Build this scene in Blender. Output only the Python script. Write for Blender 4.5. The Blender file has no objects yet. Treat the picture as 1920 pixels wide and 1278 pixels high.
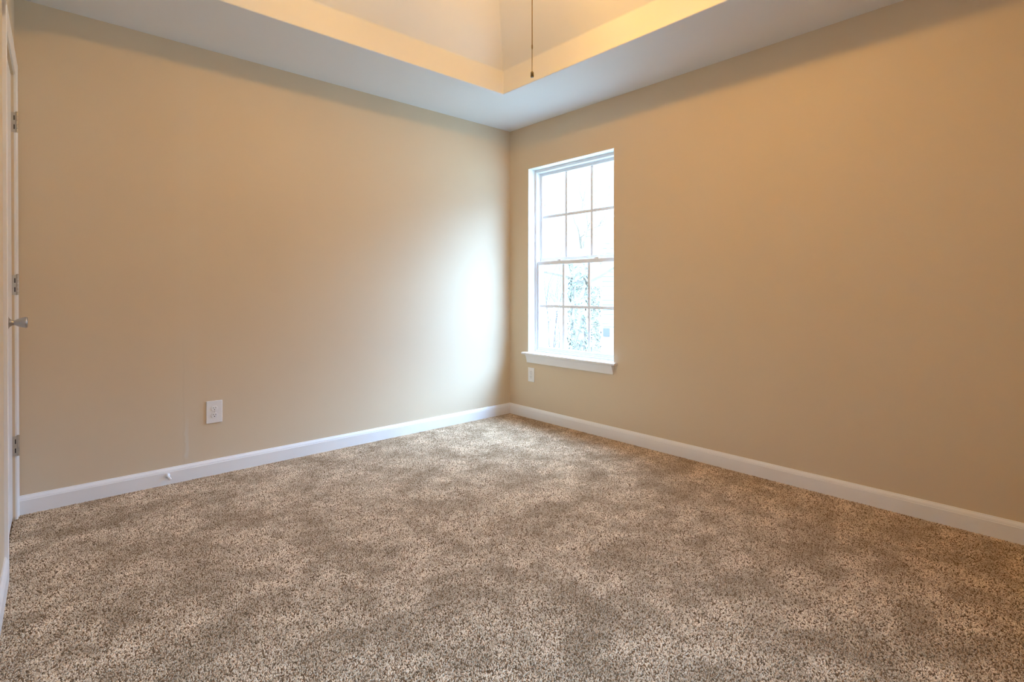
import bpy, bmesh, math, random
from mathutils import Vector, Matrix
random.seed(7)
C = bpy.context.scene
COL = C.collection

# ------------------------------------------------------------------ camera
cam_d = bpy.data.cameras.new('camera')
cam = bpy.data.objects.new('camera', cam_d)
COL.objects.link(cam)
FPX, HY, YAW = 990.92, 545.1, math.radians(47.871)
cam_d.sensor_width = 36.0
cam_d.lens = FPX / 1920 * 36.0
PITCH = 0.0045                   # the lens looks a touch down
cam_d.shift_y = (HY + FPX * PITCH - 639.0) / 1920
cam_d.clip_start = 0.02
cam.location = (-3.07, -3.42, 1.06)
cam.rotation_euler = (math.pi / 2 - PITCH, 0, YAW - math.pi / 2)
C.camera = cam

# ------------------------------------------------------------------ sky, exposure
SKY = (0.355, 0.61, 1.0)
SKY_POWER = 32.0
LAMP = (1.0, 0.545, 0.125)
LAMP_POWER = 310.0
w = bpy.data.worlds.new('overcast_sky')
C.world = w
w.use_nodes = True
bg = w.node_tree.nodes['Background']
bg.inputs[0].default_value = (*SKY, 1)
# overcast dome: dim near the horizon, brightest overhead
_nt = w.node_tree
_tc = _nt.nodes.new('ShaderNodeTexCoord')
_sx = _nt.nodes.new('ShaderNodeSeparateXYZ')
_mr = _nt.nodes.new('ShaderNodeMapRange')
_mr.inputs[1].default_value = 0.20
_mr.inputs[2].default_value = 0.80
_mr.inputs[3].default_value = 0.10 * SKY_POWER
_mr.inputs[4].default_value = 2.8 * SKY_POWER
_nt.links.new(_tc.outputs['Generated'], _sx.inputs[0])
_nt.links.new(_sx.outputs[2], _mr.inputs[0])
_nt.links.new(_mr.outputs[0], bg.inputs[1])
C.view_settings.view_transform = 'Standard'
C.view_settings.look = 'None'
C.view_settings.exposure = 0.0
C.view_settings.gamma = 1.0
C.view_settings.use_curve_mapping = False
C.cycles.use_denoising = True
C.cycles.filter_width = 1.1
C.cycles.max_bounces = 10
C.cycles.diffuse_bounces = 7
C.cycles.sample_clamp_indirect = 8.0
# guides the sampling of the sky through the window opening; adds no light
def portal(loc, rz, wide=0.90):
    pl = bpy.data.lights.new('window_portal', 'AREA')
    pl.shape = 'RECTANGLE'
    pl.size = wide
    pl.size_y = 1.56
    pl.cycles.is_portal = True
    po = bpy.data.objects.new('window_portal', pl)
    COL.objects.link(po)
    po.location = loc
    po.rotation_euler = (math.pi / 2, 0, rz)
YR = -3.95                       # wall behind the camera
W2X = -2.60                      # centre of the added fill window, in that wall
portal((0.19, -0.67, 1.313), math.pi / 2)
portal((W2X, YR - 0.19, 1.313), 0.0, 0.48)

# ------------------------------------------------------------------ materials
def new_mat(name):
    m = bpy.data.materials.new(name)
    m.use_nodes = True
    nt = m.node_tree
    return m, nt, nt.nodes['Principled BSDF']

def nd(nt, kind, **kw):
    n = nt.nodes.new(kind)
    for k, v in kw.items():
        setattr(n, k, v)
    return n

def mathn(nt, op, a, b=None, c=None, clamp=False):
    n = nd(nt, 'ShaderNodeMath', operation=op, use_clamp=clamp)
    for i, v in enumerate((a, b, c)):
        if v is None:
            continue
        if isinstance(v, (int, float)):
            n.inputs[i].default_value = v
        else:
            nt.links.new(v, n.inputs[i])
    return n.outputs[0]

def mixc(nt, fac, a, b, blend='MIX'):
    n = nd(nt, 'ShaderNodeMix', data_type='RGBA', blend_type=blend)
    for i, v in ((0, fac), (6, a), (7, b)):
        if isinstance(v, (int, float)):
            n.inputs[i].default_value = v
        elif isinstance(v, tuple):
            n.inputs[i].default_value = (*v, 1)
        else:
            nt.links.new(v, n.inputs[i])
    return n.outputs[2]

def noise(nt, vec, scale, detail=2.0, rough=0.5):
    n = nd(nt, 'ShaderNodeTexNoise')
    n.inputs['Scale'].default_value = scale
    n.inputs['Detail'].default_value = detail
    n.inputs['Roughness'].default_value = rough
    nt.links.new(vec, n.inputs['Vector'])
    return n

def smooth(nt, v, a, b):
    n = nd(nt, 'ShaderNodeMapRange', interpolation_type='SMOOTHSTEP')
    nt.links.new(v, n.inputs[0])
    n.inputs[1].default_value = a
    n.inputs[2].default_value = b
    return n.outputs[0]

def simple(name, col, rough=0.5, metal=0.0, spec=0.5, var=0.04, vscale=9.0, bump=0.0, bscale=200.0):
    m, nt, p = new_mat(name)
    tc = nd(nt, 'ShaderNodeTexCoord')
    nz = noise(nt, tc.outputs['Object'], vscale, 3.0)
    dark = tuple(c * (1 - var) for c in col)
    lite = tuple(min(1, c * (1 + var)) for c in col)
    nt.links.new(mixc(nt, nz.outputs[0], dark, lite), p.inputs['Base Color'])
    p.inputs['Roughness'].default_value = rough
    p.inputs['Metallic'].default_value = metal
    p.inputs['Specular IOR Level'].default_value = spec
    if bump:
        b = nd(nt, 'ShaderNodeBump')
        b.inputs['Strength'].default_value = bump
        b.inputs['Distance'].default_value = 0.001
        nt.links.new(noise(nt, tc.outputs['Object'], bscale, 4.0).outputs[0], b.inputs['Height'])
        nt.links.new(b.outputs[0], p.inputs['Normal'])
    return m

WALLC = (0.655, 0.535, 0.375)

def wall_paint(name, patches=False):
    m, nt, p = new_mat(name)
    tc = nd(nt, 'ShaderNodeTexCoord')
    o = tc.outputs['Object']
    nz = noise(nt, o, 2.2, 3.0)
    col = mixc(nt, nz.outputs[0], tuple(c * 0.975 for c in WALLC), tuple(c * 1.025 for c in WALLC))
    if patches:
        s = nd(nt, 'ShaderNodeSeparateXYZ')
        nt.links.new(o, s.inputs[0])
        # ragged filler streak above the baseboard, left of the outlet
        rag = mathn(nt, 'MULTIPLY_ADD', noise(nt, o, 26.0, 3.0).outputs[0], 0.022, -0.011)
        xx = mathn(nt, 'ADD', s.outputs[0], rag)
        d = mathn(nt, 'ABSOLUTE', mathn(nt, 'ADD', xx, 2.437))
        f = mathn(nt, 'SUBTRACT', 1.0, smooth(nt, d, 0.004, 0.013))
        f = mathn(nt, 'MULTIPLY', f, mathn(nt, 'SUBTRACT', 1.0, smooth(nt, s.outputs[2], 0.22, 0.42)))
        f = mathn(nt, 'MULTIPLY', f, smooth(nt, s.outputs[2], 0.10, 0.14))
        col = mixc(nt, mathn(nt, 'MULTIPLY', f, 0.55), col, (0.66, 0.63, 0.56))
        # broad feathered joint repaired and painted over
        d2 = mathn(nt, 'ABSOLUTE', mathn(nt, 'ADD', xx, 2.43))
        f2 = mathn(nt, 'SUBTRACT', 1.0, smooth(nt, d2, 0.03, 0.075))
        col = mixc(nt, mathn(nt, 'MULTIPLY', f2, 0.16), col, (0.66, 0.58, 0.45))
        d3 = mathn(nt, 'ABSOLUTE', mathn(nt, 'ADD', xx, 2.452))
        f3 = mathn(nt, 'SUBTRACT', 1.0, smooth(nt, d3, 0.002, 0.006))
        f3 = mathn(nt, 'MULTIPLY', f3, mathn(nt, 'SUBTRACT', 1.0, smooth(nt, s.outputs[2], 0.5, 0.9)))
        col = mixc(nt, mathn(nt, 'MULTIPLY', f3, 0.08), col, (0.40, 0.35, 0.25))
    nt.links.new(col, p.inputs['Base Color'])
    p.inputs['Roughness'].default_value = 0.55
    p.inputs['Specular IOR Level'].default_value = 0.35
    b = nd(nt, 'ShaderNodeBump')
    b.inputs['Strength'].default_value = 0.10
    b.inputs['Distance'].default_value = 0.002
    h = mathn(nt, 'ADD', noise(nt, o, 160.0, 4.0).outputs[0],
              mathn(nt, 'MULTIPLY', noise(nt, o, 7.0, 2.0).outputs[0], 1.6))
    nt.links.new(h, b.inputs['Height'])
    nt.links.new(b.outputs[0], p.inputs['Normal'])
    return m

def carpet_backing():
    return simple('brown_carpet_backing', (0.30, 0.21, 0.13), 0.95, spec=0.05, var=0.2, vscale=90)

def carpet():
    """twisted yarn: every tuft takes one of the yarn colours; mottled pile shading is mixed into the colour"""
    m, nt, p = new_mat('frieze_yarn')
    oi = nd(nt, 'ShaderNodeObjectInfo')
    geo = nd(nt, 'ShaderNodeNewGeometry')
    o = geo.outputs['Position']
    rp = nd(nt, 'ShaderNodeValToRGB')
    e = rp.color_ramp.elements
    e[0].position = 0.0
    e[0].color = (0.14, 0.082, 0.042, 1)
    e[1].position = 1.0
    e[1].color = (0.93, 0.765, 0.57, 1)
    for pos, c in ((0.14, (0.26, 0.160, 0.088)), (0.30, (0.60, 0.435, 0.285)), (0.60, (0.85, 0.665, 0.455))):
        q = e.new(pos)
        q.color = (*c, 1)
    nt.links.new(oi.outputs['Random'], rp.inputs[0])
    col = rp.outputs[0]
    big = noise(nt, o, 4.4, 5.0, 0.6)  # dark blotches: pile shading painted into the yarn colour
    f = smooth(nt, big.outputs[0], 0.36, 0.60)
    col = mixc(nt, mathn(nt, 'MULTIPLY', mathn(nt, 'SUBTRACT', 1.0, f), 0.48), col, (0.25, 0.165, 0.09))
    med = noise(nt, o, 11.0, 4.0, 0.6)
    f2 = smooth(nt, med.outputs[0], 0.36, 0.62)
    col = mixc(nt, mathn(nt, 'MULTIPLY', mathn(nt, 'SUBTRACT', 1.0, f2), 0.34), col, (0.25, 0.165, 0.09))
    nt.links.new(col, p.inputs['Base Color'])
    p.inputs['Roughness'].default_value = 0.95
    p.inputs['Specular IOR Level'].default_value = 0.06
    return m

def glass():
    m, nt, p = new_mat('window_glass')
    nt.nodes.remove(p)
    out = nt.nodes['Material Output']
    tr = nd(nt, 'ShaderNodeBsdfTransparent')
    gl = nd(nt, 'ShaderNodeBsdfGlossy')
    gl.inputs['Roughness'].default_value = 0.02
    mx = nd(nt, 'ShaderNodeMixShader')
    mx.inputs[0].default_value = 0.05
    nt.links.new(tr.outputs[0], mx.inputs[1])
    nt.links.new(gl.outputs[0], mx.inputs[2])
    # dried rain runs and dirt specks on the outside
    tc = nd(nt, 'ShaderNodeTexCoord')
    mp = nd(nt, 'ShaderNodeMapping')
    mp.inputs['Scale'].default_value = (1, 1, 0.22)
    nt.links.new(tc.outputs['Object'], mp.inputs[0])
    fine = smooth(nt, noise(nt, mp.outputs[0], 95.0, 3.0, 0.65).outputs[0], 0.60, 0.72)
    zone = smooth(nt, noise(nt, mp.outputs[0], 8.0, 2.0).outputs[0], 0.50, 0.64)
    f = mathn(nt, 'MULTIPLY', mathn(nt, 'MULTIPLY', fine, zone), 0.75)
    df = nd(nt, 'ShaderNodeBsdfDiffuse')
    df.inputs[0].default_value = (0.20, 0.22, 0.22, 1)
    m2 = nd(nt, 'ShaderNodeMixShader')
    nt.links.new(f, m2.inputs[0])
    nt.links.new(mx.outputs[0], m2.inputs[1])
    nt.links.new(df.outputs[0], m2.inputs[2])
    nt.links.new(m2.outputs[0], out.inputs[0])
    return m

def emitter(name, col, power):
    m, nt, p = new_mat(name)
    nt.nodes.remove(p)
    e = nd(nt, 'ShaderNodeEmission')
    e.inputs[0].default_value = (*col, 1)
    e.inputs[1].default_value = power
    nt.links.new(e.outputs[0], nt.nodes['Material Output'].inputs[0])
    return m

def siding():
    m, nt, p = new_mat('lap_siding')
    tc = nd(nt, 'ShaderNodeTexCoord')
    s = nd(nt, 'ShaderNodeSeparateXYZ')
    nt.links.new(tc.outputs['Object'], s.inputs[0])
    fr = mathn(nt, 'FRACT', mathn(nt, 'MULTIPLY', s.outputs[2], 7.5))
    f = mathn(nt, 'LESS_THAN', fr, 0.16)  # dark bands: shadow under each lap, painted into the colour
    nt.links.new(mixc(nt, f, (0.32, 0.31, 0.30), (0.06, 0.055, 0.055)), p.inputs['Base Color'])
    p.inputs['Roughness'].default_value = 0.7
    return m

M = {
    'wall': wall_paint('beige_wall_paint'),
    'wall_patched': wall_paint('beige_wall_paint_patched', True),
    'ceiling': simple('white_ceiling_paint', (0.75, 0.745, 0.72), 0.8, spec=0.2, var=0.01, bump=0.08, bscale=120),
    'trim': simple('white_gloss_trim', (0.83, 0.82, 0.80), 0.35, spec=0.45, var=0.012),
    'vinyl': simple('white_vinyl', (0.78, 0.785, 0.79), 0.32, spec=0.5, var=0.01),
    'plastic': simple('white_plastic', (0.80, 0.79, 0.77), 0.30, spec=0.5, var=0.01),
    'dark': simple('dark_slot', (0.03, 0.025, 0.02), 0.6),
    'nickel': simple('satin_nickel', (0.46, 0.46, 0.47), 0.30, metal=1.0, var=0.05),
    'hinge': simple('brushed_hinge_steel', (0.52, 0.46, 0.37), 0.42, metal=0.8, var=0.10, vscale=60),
    'brass': simple('aged_brass_chain', (0.36, 0.24, 0.11), 0.45, metal=0.5, var=0.10),
    'knob_brass': simple('dark_bronze_pull', (0.17, 0.13, 0.07), 0.45, metal=0.5, var=0.10),
    'bronze': simple('bronze_fan_metal', (0.16, 0.11, 0.07), 0.4, metal=0.8),
    'blade': simple('walnut_fan_blade', (0.22, 0.13, 0.075), 0.5, var=0.25, vscale=30),
    'bulb': emitter('warm_lit_bulb', LAMP, LAMP_POWER),
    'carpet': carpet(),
    'backing': carpet_backing(),
    'glass': glass(),
    'grass': simple('winter_lawn', (0.12, 0.115, 0.085), 0.9, var=0.3, vscale=2.0),
    'bark': simple('grey_bark', (0.17, 0.125, 0.09), 0.9, var=0.35, vscale=14.0),
    'twig': simple('brown_twigs', (0.05, 0.042, 0.04), 0.9, var=0.3, vscale=14.0),
    'ivy': simple('ivy_leaf', (0.095, 0.095, 0.055), 0.6, var=0.5, vscale=9.0),
    'siding': siding(),
    'foundation': simple('pale_foundation', (0.34, 0.33, 0.31), 0.9, var=0.08),
    'vent': simple('grey_vent', (0.05, 0.04, 0.03), 0.7),
    'roof': simple('light_grey_shingles', (0.45, 0.45, 0.46), 0.9, var=0.15, vscale=12),
}

# ------------------------------------------------------------------ mesh helpers
def box(bm, x0, x1, y0, y1, z0, z1):
    xs, ys, zs = sorted((x0, x1)), sorted((y0, y1)), sorted((z0, z1))
    v = [bm.verts.new((x, y, z)) for z in zs for y in ys for x in xs]
    for f in ((0, 2, 3, 1), (4, 5, 7, 6), (0, 1, 5, 4), (2, 6, 7, 3), (0, 4, 6, 2), (1, 3, 7, 5)):
        bm.faces.new([v[i] for i in f])

def prism(bm, prof, place, a, b):
    """closed 2D profile swept straight from a to b; place(u, v, t) gives the point"""
    A = [bm.verts.new(place(u, v, a)) for u, v in prof]
    B = [bm.verts.new(place(u, v, b)) for u, v in prof]
    n = len(prof)
    for i in range(n):
        bm.faces.new((A[i], A[(i + 1) % n], B[(i + 1) % n], B[i]))
    bm.faces.new(A[::-1])
    bm.faces.new(B)

def lathe(bm, prof, mat=Matrix(), seg=28):
    rings = []
    for r, h in prof:
        if r < 1e-6:
            rings.append([bm.verts.new(mat @ Vector((0, 0, h)))])
        else:
            rings.append([bm.verts.new(mat @ Vector((r * math.cos(2 * math.pi * k / seg), r * math.sin(2 * math.pi * k / seg), h)))
                          for k in range(seg)])
    for a, b in zip(rings, rings[1:]):
        for k in range(seg):
            q = [a[k % len(a)], a[(k + 1) % len(a)], b[(k + 1) % len(b)], b[k % len(b)]]
            u = []
            for x in q:
                if x not in u:
                    u.append(x)
            if len(u) > 2:
                bm.faces.new(u)

def tube(bm, pts, rad, seg=8):
    pts = [Vector(p) for p in pts]
    rings = []
    for i, p in enumerate(pts):
        d = (pts[min(i + 1, len(pts) - 1)] - pts[max(i - 1, 0)]).normalized()
        a = d.cross(Vector((0, 0, 1)) if abs(d.z) < 0.9 else Vector((1, 0, 0))).normalized()
        b = d.cross(a)
        r = rad[i] if isinstance(rad, (list, tuple)) else rad
        rings.append([bm.verts.new(p + r * (math.cos(2 * math.pi * k / seg) * a + math.sin(2 * math.pi * k / seg) * b)) for k in range(seg)])
    for a, b in zip(rings, rings[1:]):
        for k in range(seg):
            bm.faces.new((a[k], a[(k + 1) % seg], b[(k + 1) % seg], b[k]))
    bm.faces.new(rings[0][::-1])
    bm.faces.new(rings[-1])

def obj(name, bm, mat, parent=None, bevel=0.0, smooth_on=False, segs=2):
    bmesh.ops.recalc_face_normals(bm, faces=bm.faces)
    me = bpy.data.meshes.new(name)
    bm.to_mesh(me)
    bm.free()
    me.materials.append(mat)
    o = bpy.data.objects.new(name, me)
    COL.objects.link(o)
    if smooth_on:
        for p in me.polygons:
            p.use_smooth = True
        try:
            me.set_sharp_from_angle(angle=math.radians(40))
        except Exception:
            pass
    if bevel:
        b = o.modifiers.new('bevel', 'BEVEL')
        b.width = bevel
        b.segments = segs
        b.limit_method = 'ANGLE'
        b.angle_limit = math.radians(35)
    if parent:
        o.parent = parent
    return o

def BM():
    return bmesh.new()

def struct(o):
    o['kind'] = 'structure'
    return o

def empty(name, loc=(0, 0, 0), rz=0.0):
    o = bpy.data.objects.new(name, None)
    COL.objects.link(o)
    o.location = loc
    o.rotation_euler = (0, 0, rz)
    o.empty_display_size = 0.1
    return o

def tag(o, label, cat, group=None):
    o['label'] = label
    o['category'] = cat
    if group:
        o['group'] = group
    return o

# ------------------------------------------------------------------ room shell
H = 2.44
LX, LROT = -3.1355, -0.0235       # left wall: corner and its slight skew
WY0, WY1, WZ0, WZ1 = -1.112, -0.228, 0.547, 2.080   # window opening

def left_x(y, n=0.0):
    return LX - LROT * y + n

bm = BM()
box(bm, -3.45, 0.20, YR - 0.15, 0.15, -0.12, -0.005)
struct(obj('floor', bm, M['backing']))

bm = BM()
box(bm, -3.40, 0.16, 0.0, 0.14, -0.10, 3.3)
struct(obj('wall_back', bm, M['wall_patched']))

bm = BM()
box(bm, 0.0, 0.16, YR - 0.14, WY0, -0.10, 3.3)
box(bm, 0.0, 0.16, WY1, 0.0, -0.10, 3.3)
box(bm, 0.0, 0.16, WY0, WY1, -0.10, WZ0 - 0.02)
box(bm, 0.0, 0.16, WY0, WY1, WZ1, 3.3)
struct(obj('wall_right', bm, M['wall']))

bm = BM()
w2a, w2b = W2X - 0.275 * (WY1 - WY0), W2X + 0.275 * (WY1 - WY0)
box(bm, -3.45, w2a, YR - 0.16, YR, -0.10, 3.3)
box(bm, w2b, 0.16, YR - 0.16, YR, -0.10, 3.3)
box(bm, w2a, w2b, YR - 0.16, YR, -0.10, WZ0 - 0.02)
box(bm, w2a, w2b, YR - 0.16, YR, WZ1, 3.3)
struct(obj('wall_front', bm, M['wall']))

# left wall, in its own skewed frame: local x into the room, local -y along the wall
DS0, DS1, DTOP = 0.068, 0.690, 2.055
bm = BM()
box(bm, -0.14, 0.0, 0.05, -DS0, -0.10, 3.3)
box(bm, -0.14, 0.0, -DS1, -4.1, -0.10, 3.3)
box(bm, -0.14, 0.0, -DS0, -DS1, DTOP, 3.3)
box(bm, -0.14, -0.06, -DS0, -DS1, -0.10, DTOP)
wl = struct(obj('wall_left', bm, M['wall']))
wl.location = (LX, 0, 0)
wl.rotation_euler = (0, 0, LROT)

# ceiling: flat soffit round the room, upright lip, sloped tray sides, flat top
TX0, TX1, TY0, TY1 = -2.52, -0.622, -3.33, -0.620
LIP, SLOPE, TOP = 0.16, 0.40, 0.44
bm = BM()
def ring(z, off):
    return [bm.verts.new(p) for p in ((TX0 + off, TY0 + off, z), (TX1 - off, TY0 + off, z), (TX1 - off, TY1 - off, z), (TX0 + off, TY1 - off, z))]
outer = [bm.verts.new(p) for p in ((-3.42, YR - 0.1, H), (0.1, YR - 0.1, H), (0.1, 0.1, H), (-3.42, 0.1, H))]
r0, r1, r2 = ring(H, 0), ring(H + LIP, 0), ring(H + LIP + TOP, SLOPE)
o2 = [bm.verts.new((v.co.x, v.co.y, H + LIP + TOP + 0.12)) for v in outer]
for a, b in ((outer, r0), (r0, r1), (r1, r2), (o2, outer)):
    for k in range(4):
        bm.faces.new((a[k], a[(k + 1) % 4], b[(k + 1) % 4], b[k]))
bm.faces.new(r2)
bm.faces.new(o2)
struct(obj('ceiling', bm, M['ceiling'], bevel=0.006))

# baseboards: flat board with a moulded, chamfered top
PROF = [(0, -0.02), (0.013, -0.02), (0.013, 0.066), (0.0115, 0.069), (0.0115, 0.072), (0.009, 0.079), (0.006, 0.084), (0.004, 0.089), (0, 0.089)]
bm = BM()
prism(bm, PROF, lambda u, v, t: (t, -u, v), -3.125, 0.0)
struct(obj('baseboard_back', bm, M['trim']))
bm = BM()
prism(bm, PROF, lambda u, v, t: (-u, t, v), YR, 0.0)
struct(obj('baseboard_right', bm, M['trim']))
bm = BM()
prism(bm, PROF, lambda u, v, t: (t, YR + u, v), -3.2, 0.0)
struct(obj('baseboard_front', bm, M['trim']))
bm = BM()
prism(bm, PROF, lambda u, v, t: (u, -t, v), 0.752, 3.95)
bl = struct(obj('baseboard_left', bm, M['trim']))
bl.location = (LX, 0, 0)
bl.rotation_euler = (0, 0, LROT)

# ------------------------------------------------------------------ door in the left wall
CAS = [(0, 0), (0.0105, 0), (0.0125, 0.004), (0.0125, 0.014), (0.0095, 0.020), (0.0095, 0.046), (0.006, 0.058), (0, 0.058)]
tr = struct(empty('trim_1', (LX, 0, 0), LROT))
bm = BM()
prism(bm, CAS, lambda u, v, t: (u, -(0.006 + v), t), -0.02, 2.118)
obj('casing', bm, M['trim'], tr)
bm = BM()
prism(bm, CAS, lambda u, v, t: (u, -(0.752 - v), t), -0.02, 2.118)
obj('casing', bm, M['trim'], tr)
bm = BM()
prism(bm, CAS, lambda u, v, t: (u, -t, 2.118 - v), 0.006, 0.752)
obj('head_casing', bm, M['trim'], tr)

dr = struct(empty('door_1', (LX, 0, 0), LROT))
bm = BM()
box(bm, -0.045, -0.009, -(DS0 - 0.003), -(DS1 + 0.003), 0.012, DTOP - 0.001)
obj('door_panel', bm, M['trim'], dr, bevel=0.002)
for zc in (1.838, 1.087, 0.342):
    bm = BM()
    box(bm, -0.010, 0.009, -0.0655, -0.0685, zc - 0.046, zc + 0.046)
    hg = obj('hinge', bm, M['hinge'], dr, bevel=0.0008)
    bm = BM()
    for k in range(5):
        a = zc - 0.046 + k * 0.0184
        lathe(bm, [(0, a + 0.0006), (0.0048, a + 0.0006), (0.0048, a + 0.0178), (0, a + 0.0178)], Matrix.Translation((0.011, -0.069, 0)), 12)
    lathe(bm, [(0, zc + 0.046), (0.0058, zc + 0.046), (0.0058, zc + 0.049), (0.002, zc + 0.051), (0, zc + 0.051)], Matrix.Translation((0.011, -0.069, 0)), 12)
    obj('knuckle', bm, M['hinge'], hg, smooth_on=True)
    bm = BM()
    for dz in (-0.021, 0.021):
        box(bm, -0.0005, 0.0035, -0.0686, -0.0692, zc + dz - 0.0105, zc + dz + 0.0105)
    obj('slot', bm, M['dark'], hg)
KM = Matrix.Translation((0.004, -0.615, 0.937)) @ Matrix.Rotation(math.pi / 2, 4, 'Y')
bm = BM()
lathe(bm, [(0, -0.013), (0.030, -0.013), (0.0300, 0.0012), (0.027, 0.0022), (0.021, 0.0040), (0.0160, 0.0068), (0.0125, 0.0105), (0.0105, 0.0145), (0.0095, 0.019), (0, 0.019)], KM)
rose = obj('knob_rose', bm, M['nickel'], dr, smooth_on=True)
bm = BM()
lathe(bm, [(0, 0.017), (0.0095, 0.018), (0.0105, 0.022), (0.013, 0.027), (0.0165, 0.034), (0.0195, 0.043), (0.0212, 0.050), (0.0215, 0.053), (0.0205, 0.0555), (0.017, 0.0575), (0, 0.058)], KM)
obj('door_knob', bm, M['nickel'], dr, smooth_on=True)

# ------------------------------------------------------------------ window
win = struct(empty('window_1', (0.0, -0.67, WZ0)))
INV = Matrix.Translation((0, 0.67, -WZ0))
def wpart(name, bm, mat, parent=win, **kw):
    o = obj(name, bm, mat, None, **kw)
    o.data.transform(INV)
    o.parent = parent
    return o
# painted returns of the opening
bm = BM()
box(bm, -0.0005, 0.16, WY1 - 0.004, WY1, WZ0, WZ1)
box(bm, -0.0005, 0.16, WY0, WY0 + 0.004, WZ0, WZ1)
box(bm, -0.0005, 0.16, WY0, WY1, WZ1 - 0.004, WZ1)
wpart('window_return', bm, M['trim'])
# vinyl frame
FW = 0.018
fy0, fy1, fz0, fz1 = WY0 + 0.004, WY1 - 0.004, WZ0 - 0.004, WZ1 - 0.004
bm = BM()
for a, b, c, d in ((fy0, fy0 + FW, fz0, fz1), (fy1 - FW, fy1, fz0, fz1), (fy0 + FW, fy1 - FW, fz1 - FW - 0.006, fz1), (fy0 + FW, fy1 - FW, fz0, fz0 + 0.020)):
    box(bm, 0.075, 0.165, a, b, c, d)
for a, b in ((fy0 + FW, fy0 + FW + 0.006), (fy1 - FW - 0.006, fy1 - FW)):   # parting beads
    box(bm, 0.118, 0.122, a, b, 1.33, fz1 - FW)
wpart('window_frame', bm, M['vinyl'], bevel=0.0015)

GY0, GY1 = -1.067, -0.272
def sash(name, xa, xb, xg, z0, z1, g0, g1, stile):
    """sash between z0 and z1 with its glass between g0 and g1"""
    y0, y1 = GY0 - stile, GY1 + stile
    bm = BM()
    box(bm, xa, xb, y0, GY0, z0, z1)
    box(bm, xa, xb, GY1, y1, z0, z1)
    box(bm, xa, xb, GY0, GY1, z0, g0)
    box(bm, xa, xb, GY0, GY1, g1, z1)
    s = wpart(name, bm, M['vinyl'], bevel=0.002)
    bm = BM()
    mw = 0.0105
    for k in (1, 2):
        yc = GY0 + (GY1 - GY0) * k / 3
        box(bm, xg - 0.004, xg + 0.004, yc - mw, yc + mw, g0, g1)
    zc = (g0 + g1) / 2
    for k in range(3):
        a = GY0 + (GY1 - GY0) * k / 3 + (mw if k else 0)
        b = GY0 + (GY1 - GY0) * (k + 1) / 3 - (mw if k < 2 else 0)
        box(bm, xg - 0.004, xg + 0.004, a, b, zc - mw, zc + mw)
    wpart('muntin_grid', bm, M['vinyl'], s)
    bm = BM()
    v = [bm.verts.new(p) for p in ((xg + 0.006, GY0 - 0.004, g0 - 0.004), (xg + 0.006, GY1 + 0.004, g0 - 0.004), (xg + 0.006, GY1 + 0.004, g1 + 0.004), (xg + 0.006, GY0 - 0.004, g1 + 0.004))]
    bm.faces.new(v)
    wpart('glass_pane', bm, M['glass'], s)
    return s
up = sash('upper_sash', 0.122, 0.150, 0.135, 1.300, 2.053, 1.335, 2.027, 0.020)
lo = sash('lower_sash', 0.084, 0.116, 0.100, 0.563, 1.307, 0.590, 1.276, 0.020)
bm = BM()
box(bm, 0.080, 0.086, GY0 - 0.018, GY1 + 0.018, 0.563, 0.575)
wpart('lift_rail', bm, M['vinyl'], lo, bevel=0.001)
for yc in (-0.486, -0.872):
    bm = BM()
    box(bm, 0.088, 0.114, yc - 0.028, yc + 0.028, 1.307, 1.312)
    lathe(bm, [(0, 1.311), (0.012, 1.311), (0.011, 1.318), (0, 1.3185)], Matrix.Translation((0.100, yc, 0)), 16)
    box(bm, 0.086, 0.098, yc - 0.032, yc + 0.006, 1.3125, 1.3175)
    wpart('sash_lock', bm, M['vinyl'], lo, bevel=0.0015)
# stool and coved apron
bm = BM()
prism(bm, [(0.080, 0.548), (0.080, 0.530), (-0.034, 0.530), (-0.038, 0.533), (-0.040, 0.539), (-0.038, 0.545), (-0.034, 0.548)],
      lambda u, v, t: (u, t, v), WY0 + 0.001, WY1 - 0.001)
for a, b in ((WY0 - 0.030, WY0 + 0.001), (WY1 - 0.001, WY1 + 0.044)):
    prism(bm, [(0.0, 0.548), (0.0, 0.530), (-0.034, 0.530), (-0.038, 0.533), (-0.040, 0.539), (-0.038, 0.545), (-0.034, 0.548)],
          lambda u, v, t: (u, t, v), a, b)
wpart('window_stool', bm, M['trim'])
bm = BM()
cove = [(0, 0.530), (-0.030, 0.530), (-0.0305, 0.524), (-0.027, 0.517), (-0.023, 0.506), (-0.019, 0.492), (-0.015, 0.480), (-0.014, 0.474), (-0.0135, 0.466), (-0.011, 0.463), (0, 0.463)]
prism(bm, cove, lambda u, v, t: (u, t, v), WY0 + 0.0, WY1 + 0.004)
wpart('window_apron', bm, M['trim'])

# unseen copy of the window, added behind the camera for cool fill light
def copy_tree(o, parent=None):
    c = o.copy()
    COL.objects.link(c)
    if parent:
        c.parent = parent
    for k in list(o.children):
        copy_tree(k, c)
    return c
w2 = copy_tree(win)
w2.name = 'added_fill_window'
w2.location = (W2X, YR, WZ0)
w2.rotation_euler = (0, 0, -math.pi / 2)
w2.scale = (1, 0.55, 1)       # narrowed to cut its fill light

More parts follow.
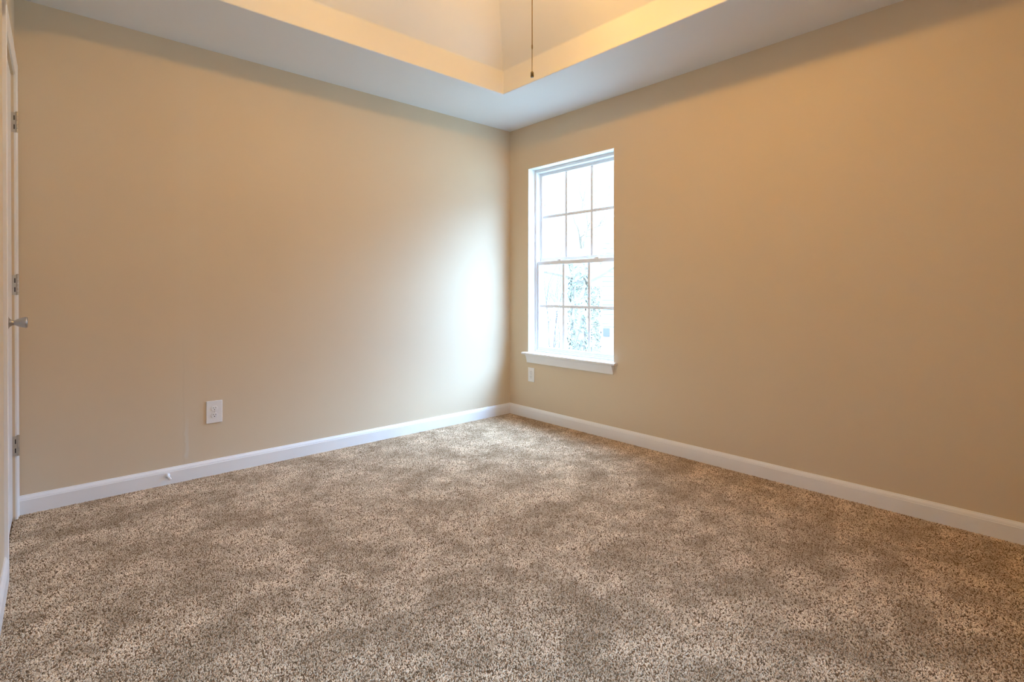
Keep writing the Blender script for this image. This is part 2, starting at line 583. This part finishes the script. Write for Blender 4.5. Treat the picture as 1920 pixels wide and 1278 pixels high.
# ------------------------------------------------------------------ carpet pile
def carpet_pile():
    rs = random.Random(11)
    step = 0.0043
    pts = []
    ny = int(-YR / step)
    for j in range(ny):
        y = -step * (j + 0.5)
        x0 = left_x(y, -0.008)
        nx = int((-0.008 - x0) / step)
        for i in range(nx):
            pts.append((x0 + step * (i + 0.5 + (j % 2) * 0.5) + rs.uniform(-0.0017, 0.0017),
                        y + rs.uniform(-0.0017, 0.0017), -0.0022 + rs.uniform(-0.0012, 0.0012)))
    me = bpy.data.meshes.new('carpet_pile')
    me.vertices.add(len(pts))
    me.vertices.foreach_set('co', [c for p in pts for c in p])
    me.update()
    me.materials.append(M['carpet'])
    o = bpy.data.objects.new('carpet_pile', me)
    COL.objects.link(o)
    g = bpy.data.node_groups.new('tufts', 'GeometryNodeTree')
    g.interface.new_socket('Geometry', in_out='INPUT', socket_type='NodeSocketGeometry')
    g.interface.new_socket('Geometry', in_out='OUTPUT', socket_type='NodeSocketGeometry')
    N, Lk = g.nodes.new, g.links.new
    gi, go = N('NodeGroupInput'), N('NodeGroupOutput')
    ico = N('GeometryNodeMeshIcoSphere')
    ico.inputs['Radius'].default_value = 0.0023
    ico.inputs['Subdivisions'].default_value = 2
    tr_ = N('GeometryNodeTransform')
    tr_.inputs['Scale'].default_value = (0.85, 0.85, 1.45)
    ss = N('GeometryNodeSetShadeSmooth')
    sm = N('GeometryNodeSetMaterial')
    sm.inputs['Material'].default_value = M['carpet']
    inst = N('GeometryNodeInstanceOnPoints')
    rr = N('FunctionNodeRandomValue')
    rr.data_type = 'FLOAT_VECTOR'
    rr.inputs[0].default_value = (-0.75, -0.75, 0.0)
    rr.inputs[1].default_value = (0.75, 0.75, 6.28)
    rsc = N('FunctionNodeRandomValue')
    rsc.data_type = 'FLOAT'
    rsc.inputs[2].default_value = 0.75
    rsc.inputs[3].default_value = 1.25
    rsc.inputs[8].default_value = 5
    Lk(ico.outputs['Mesh'], tr_.inputs['Geometry'])
    Lk(tr_.outputs[0], ss.inputs[0])
    Lk(ss.outputs[0], sm.inputs[0])
    Lk(sm.outputs[0], inst.inputs['Instance'])
    Lk(gi.outputs[0], inst.inputs['Points'])
    Lk(rr.outputs[0], inst.inputs['Rotation'])
    Lk(rsc.outputs[1], inst.inputs['Scale'])
    Lk(inst.outputs[0], go.inputs[0])
    md = o.modifiers.new('tufts', 'NODES')
    md.node_group = g
    tag(o, 'speckled brown and cream twisted carpet pile covering the whole floor', 'carpet')
    o['kind'] = 'stuff'
    return o
carpet_pile()

# ------------------------------------------------------------------ outlets
def outlet(name, loc, rz, label, wd, ht):
    r = empty(name, loc, rz)          # local -y looks into the room
    tag(r, label, 'outlet', 'wall outlets')
    bm = BM()
    prism(bm, [(-wd / 2, -ht / 2), (wd / 2, -ht / 2), (wd / 2, ht / 2), (-wd / 2, ht / 2)], lambda u, v, t: (u, t, v), -0.0055, 0.0)
    obj('faceplate', bm, M['plastic'], r, bevel=0.003, segs=3)
    for dz in (0.0195, -0.0195):
        bm = BM()
        pr = []
        for k in range(24):
            a = 2 * math.pi * k / 24
            pr.append((0.0172 * math.cos(a), max(-0.0135, min(0.0135, 0.0172 * math.sin(a)))))
        prism(bm, pr, lambda u, v, t: (u, t, v + dz), -0.0078, -0.005)
        rc = obj('receptacle', bm, M['plastic'], r, bevel=0.0006)
        bm = BM()
        box(bm, -0.0075, -0.0052, -0.0081, -0.0070, dz + 0.0005, dz + 0.0085)
        box(bm, 0.0052, 0.0072, -0.0081, -0.0070, dz + 0.0015, dz + 0.0075)
        lathe(bm, [(0, 0.0070), (0.0027, 0.0070), (0.0027, 0.0081), (0, 0.0081)], Matrix.Translation((0, 0, dz - 0.0068)) @ Matrix.Rotation(math.pi / 2, 4, 'X'), 12)
        obj('socket_slots', bm, M['dark'], rc)
    bm = BM()
    lathe(bm, [(0, 0.005), (0.0032, 0.005), (0.003, 0.0066), (0, 0.007)], Matrix.Rotation(math.pi / 2, 4, 'X'), 14)
    obj('screw', bm, M['nickel'], r, smooth_on=True)
    return r
outlet('wall_outlet', (-2.299, 0, 0.362), 0, 'larger white duplex outlet with dark slots on the windowless wall, above the baseboard', 0.083, 0.128)
outlet('wall_outlet', (0, -0.268, 0.363), math.pi / 2 * -1, 'small white duplex outlet directly below the left end of the window sill', 0.074, 0.118)

# ------------------------------------------------------------------ door stop on the back baseboard
ds = tag(empty('door_stop', (-2.531, -0.013, 0.050)), 'small white spring door stop sticking out of the baseboard left of the outlet', 'door stop')
R90 = Matrix.Rotation(math.pi / 2, 4, 'X')
bm = BM()
lathe(bm, [(0, 0), (0.0125, 0), (0.0125, 0.003), (0.009, 0.007), (0.006, 0.010), (0, 0.010)], R90, 20)
obj('base', bm, M['plastic'], ds, smooth_on=True)
bm = BM()
pts = []
for k in range(8 * 14 + 1):
    a = 2 * math.pi * k / 14
    pts.append((0.0048 * math.cos(a), -0.008 - 0.058 * k / (8 * 14), 0.0048 * math.sin(a)))
tube(bm, pts, 0.0017, 6)
obj('spring', bm, M['plastic'], ds, smooth_on=True)
bm = BM()
lathe(bm, [(0, 0.064), (0.0065, 0.064), (0.0072, 0.068), (0.0068, 0.076), (0.004, 0.079), (0, 0.079)], R90, 16)
obj('tip', bm, M['plastic'], ds, smooth_on=True)

# ------------------------------------------------------------------ ceiling fan (only its pull chain hangs into view)
FX, FY = -1.57, -1.975
FZ = H + LIP + TOP
fan = tag(empty('ceiling_fan', (FX, FY, FZ)), 'ceiling fan in the tray ceiling, its thin brass pull chain hanging into view', 'ceiling fan')
def fpart(name, bm, mat, parent=fan, **kw):
    return obj(name, bm, mat, parent, **kw)
bm = BM()
lathe(bm, [(0, 0), (0.07, 0), (0.068, -0.02), (0.04, -0.05), (0.0, -0.05)])
fpart('canopy', bm, M['bronze'], smooth_on=True)
bm = BM()
lathe(bm, [(0.012, -0.03), (0.012, -0.11)], seg=14)
fpart('downrod', bm, M['bronze'], smooth_on=True)
bm = BM()
lathe(bm, [(0, -0.09), (0.05, -0.09), (0.10, -0.11), (0.11, -0.14), (0.105, -0.18), (0.06, -0.20), (0, -0.20)])
fpart('motor_housing', bm, M['bronze'], smooth_on=True)
for k in range(5):
    R = Matrix.Rotation(2 * math.pi * k / 5 + 0.3, 4, 'Z')
    bm = BM()
    pr = [(0.20, -0.055), (0.52, -0.068), (0.60, -0.060), (0.63, -0.03), (0.63, 0.03), (0.60, 0.060), (0.52, 0.068), (0.20, 0.055)]
    prism(bm, pr, lambda u, v, t: R @ Vector((u, v, -0.165 + t + 0.16 * v)), -0.003, 0.003)
    bl_ = fpart('blade', bm, M['blade'])
    bm = BM()
    prism(bm, [(0.085, -0.012), (0.25, -0.022), (0.25, 0.022), (0.085, 0.012)], lambda u, v, t: R @ Vector((u, v, -0.172 + t + 0.16 * v)), -0.003, 0.003)
    fpart('blade_arm', bm, M['bronze'], bl_)
bm = BM()
lathe(bm, [(0, -0.20), (0.055, -0.20), (0.060, -0.23), (0.045, -0.27), (0, -0.275)])
fpart('light_kit', bm, M['bronze'], smooth_on=True)
BZ = 2.70 - FZ
for k in range(4):
    a = math.pi / 2 * k + 0.75
    cx, cy = 0.095 * math.cos(a), 0.095 * math.sin(a)
    bm = BM()
    tube(bm, [(0.05 * math.cos(a), 0.05 * math.sin(a), -0.235), (0.075 * math.cos(a), 0.075 * math.sin(a), -0.255), (cx, cy, -0.275)], 0.009, 10)
    lathe(bm, [(0, -0.27), (0.018, -0.27), (0.018, -0.305), (0, -0.305)], Matrix.Translation((cx, cy, 0)), 14)
    sk = fpart('lamp_holder', bm, M['bronze'], smooth_on=True)
    bm = BM()
    bmesh.ops.create_icosphere(bm, subdivisions=2, radius=0.031, matrix=Matrix.Translation((cx, cy, BZ)))
    fpart('bulb', bm, M['bulb'], sk, smooth_on=True)
# pull chain: beaded upper length, thinner lower length, pull
px, py = -1.602 - FX, -1.916 - FY
bm = BM()
tube(bm, [(0.045, 0.040, -0.250), (px * 0.6, py * 0.7, -0.262), (px, py, -0.285)], 0.002, 8)
z = 2.74
while z > 2.030:
    bmesh.ops.create_uvsphere(bm, u_segments=8, v_segments=6, radius=0.0026, matrix=Matrix.Translation((px, py, z - FZ)))
    z -= 0.0046
tube(bm, [(px, py, 2.76 - FZ), (px, py, 2.03 - FZ)], 0.0015, 6)
ch = fpart('pull_chain', bm, M['brass'], smooth_on=True)
bm = BM()
lathe(bm, [(0, 2.034), (0.0032, 2.034), (0.0034, 2.022), (0.0016, 2.016), (0.0014, 1.93), (0, 1.93)], Matrix.Translation((px, py, -FZ)), 10)
fpart('chain_extension', bm, M['brass'], ch, smooth_on=True)
bm = BM()
lathe(bm, [(0, 1.931), (0.0026, 1.931), (0.0034, 1.929), (0.0056, 1.926), (0.0058, 1.919), (0.0064, 1.910), (0.0056, 1.9065), (0, 1.906)], Matrix.Translation((px, py, -FZ)), 16)
fpart('pull_knob', bm, M['knob_brass'], ch, smooth_on=True)

# ------------------------------------------------------------------ outside the window
GZ = -0.95
bm = BM()
box(bm, -40, 70, -50, 60, GZ - 0.2, GZ)
struct(obj('ground', bm, M['grass']))

CF = Vector((math.cos(YAW), math.sin(YAW), 0))
CR = Vector((math.sin(YAW), -math.cos(YAW), 0))
def out(px_, d, z):
    """ground plan point seen in image column px_ at depth d"""
    p = Vector(cam.location) + d * CF + d * (px_ - 960) / FPX * CR
    return Vector((p.x, p.y, z))

def limb(bm, p0, d0, length, r0, depth, rnd, bend=0.16):
    n = 6
    pts, rr = [p0], [r0]
    d = d0.normalized()
    p = p0
    for i in range(n):
        d = (d + Vector((rnd.uniform(-bend, bend), rnd.uniform(-bend, bend), rnd.uniform(-bend, bend) * 0.7))).normalized()
        p = p + d * length / n
        pts.append(p)
        rr.append(r0 * (1 - 0.75 * (i + 1) / n))
    tube(bm, pts, rr, 6)
    if depth > 0:
        for k in range(4):
            i = rnd.randint(2, n)
            dd = (pts[i] - pts[i - 1]).normalized()
            side = Vector((rnd.uniform(-1, 1), rnd.uniform(-1, 1), rnd.uniform(-0.4, 0.8)))
            limb(bm, pts[i], dd * 0.5 + side * 0.8, length * 0.55, rr[i] * 0.62, depth - 1, rnd, bend)

def leaves(bm, centre, radius, z0, z1, count, size, rnd):
    for _ in range(count):
        a = rnd.uniform(0, 2 * math.pi)
        z = rnd.uniform(z0, z1)
        r = radius(z) * rnd.uniform(0.92, 1.25)
        p = centre(z) + Vector((r * math.cos(a), r * math.sin(a), 0))
        p.z = z
        n = Vector((math.cos(a), math.sin(a), rnd.uniform(-0.2, 0.5))).normalized()
        t = n.cross(Vector((0, 0, 1))).normalized()
        u = n.cross(t)
        s = size * rnd.uniform(0.6, 1.3)
        rot = rnd.uniform(0, 2 * math.pi)
        t, u = t * math.cos(rot) + u * math.sin(rot), u * math.cos(rot) - t * math.sin(rot)
        q = [p + s * t, p + s * 0.45 * u + n * s * 0.2, p - s * 0.8 * t, p - s * 0.45 * u + n * s * 0.2]
        bm.faces.new([bm.verts.new(v) for v in q])

# ivy-clad trunk in the middle panes, forking to both sides
rnd = random.Random(3)
D1 = 11.0
b0 = out(1084, D1, GZ)
tree = tag(empty('ivy_tree', b0), 'thick forked tree trunk covered in ivy outside the middle panes of the window', 'tree')
bm = BM()
L = lambda dx, z: CR * dx + Vector((0, 0, z))
tube(bm, [L(0, -0.05), L(0.01, 0.8), L(-0.01, 1.6), L(0.02, 2.25), L(0.05, 2.6)], [0.20, 0.16, 0.155, 0.15, 0.14], 14)
limb(bm, L(0.0, 2.25), CR * -1.0 + Vector((0, 0, 0.35)), 2.0, 0.055, 2, rnd)
limb(bm, L(0.06, 2.15), CR * 1.0 + Vector((0, 0, 0.62)), 2.4, 0.075, 2, rnd)
limb(bm, L(0.05, 2.5), Vector((0.1, 0.1, 1.0)), 1.1, 0.09, 2, rnd)
obj('trunk', bm, M['bark'], tree, smooth_on=True)
bm = BM()
leaves(bm, lambda z: Vector((0, 0, 0)), lambda z: 0.175, 0.0, 2.65, 900, 0.055, rnd)
iv = obj('ivy', bm, M['ivy'], tree)
iv['kind'] = 'stuff'

# slimmer ivy-covered trunk seen through the right panes
rnd = random.Random(8)
b1 = out(1116, 12.5, GZ)
t2 = tag(empty('ivy_tree', b1), 'slimmer ivy-covered trunk outside the right panes of the lower sash', 'tree')
bm = BM()
tube(bm, [L(0, -0.05), L(0.03, 1.0), L(0.0, 2.0), L(0.05, 3.0)], [0.13, 0.10, 0.09, 0.07], 12)
limb(bm, L(0.03, 2.4), CR * 0.4 + Vector((0, 0, 0.9)), 1.4, 0.04, 2, rnd)
obj('trunk', bm, M['bark'], t2, smooth_on=True)
bm = BM()
leaves(bm, lambda z: Vector((0, 0, 0)), lambda z: 0.15 - 0.03 * z, 0.0, 2.1, 420, 0.05, rnd)
iv = obj('ivy', bm, M['ivy'], t2)
iv['kind'] = 'stuff'

# bare twiggy shrub in the left panes
rnd = random.Random(21)
b2 = out(1032, 9.5, GZ)
sh = tag(empty('bare_shrub', b2), 'thin bare twiggy shrub outside the left panes of the lower sash', 'shrub')
bm = BM()
for k in range(7):
    limb(bm, Vector((rnd.uniform(-0.08, 0.08), rnd.uniform(-0.08, 0.08), -0.03)),
         Vector((rnd.uniform(-0.22, 0.22), rnd.uniform(-0.22, 0.22), 1)), rnd.uniform(1.5, 2.3), 0.013, 2, rnd, 0.22)
obj('stems', bm, M['twig'], sh)

# neighbouring house, only a corner of it in the right panes
hp = out(1129, 15.0, GZ)
house = tag(empty('house', hp, YAW - math.pi / 2 - 0.25), 'pale house with lap siding outside the lower right pane of the window', 'house')
bm = BM()
box(bm, 0, 9, 0, 6, 1.0, 3.4)
obj('siding_wall', bm, M['siding'], house)
bm = BM()
box(bm, 0.03, 8.97, 0.03, 5.97, -0.05, 1.0)
fo = obj('foundation', bm, M['foundation'], house)
bm = BM()
box(bm, 0.02, 0.21, 0.0, 0.05, 0.72, 0.95)
obj('foundation_vent', bm, M['vent'], fo)
bm = BM()
prism(bm, [(0.0, 3.4), (6.0, 3.4), (3.0, 4.6)], lambda u, v, t: (t, u, v), 0.0, 9.0)
obj('roof', bm, M['roof'], house)
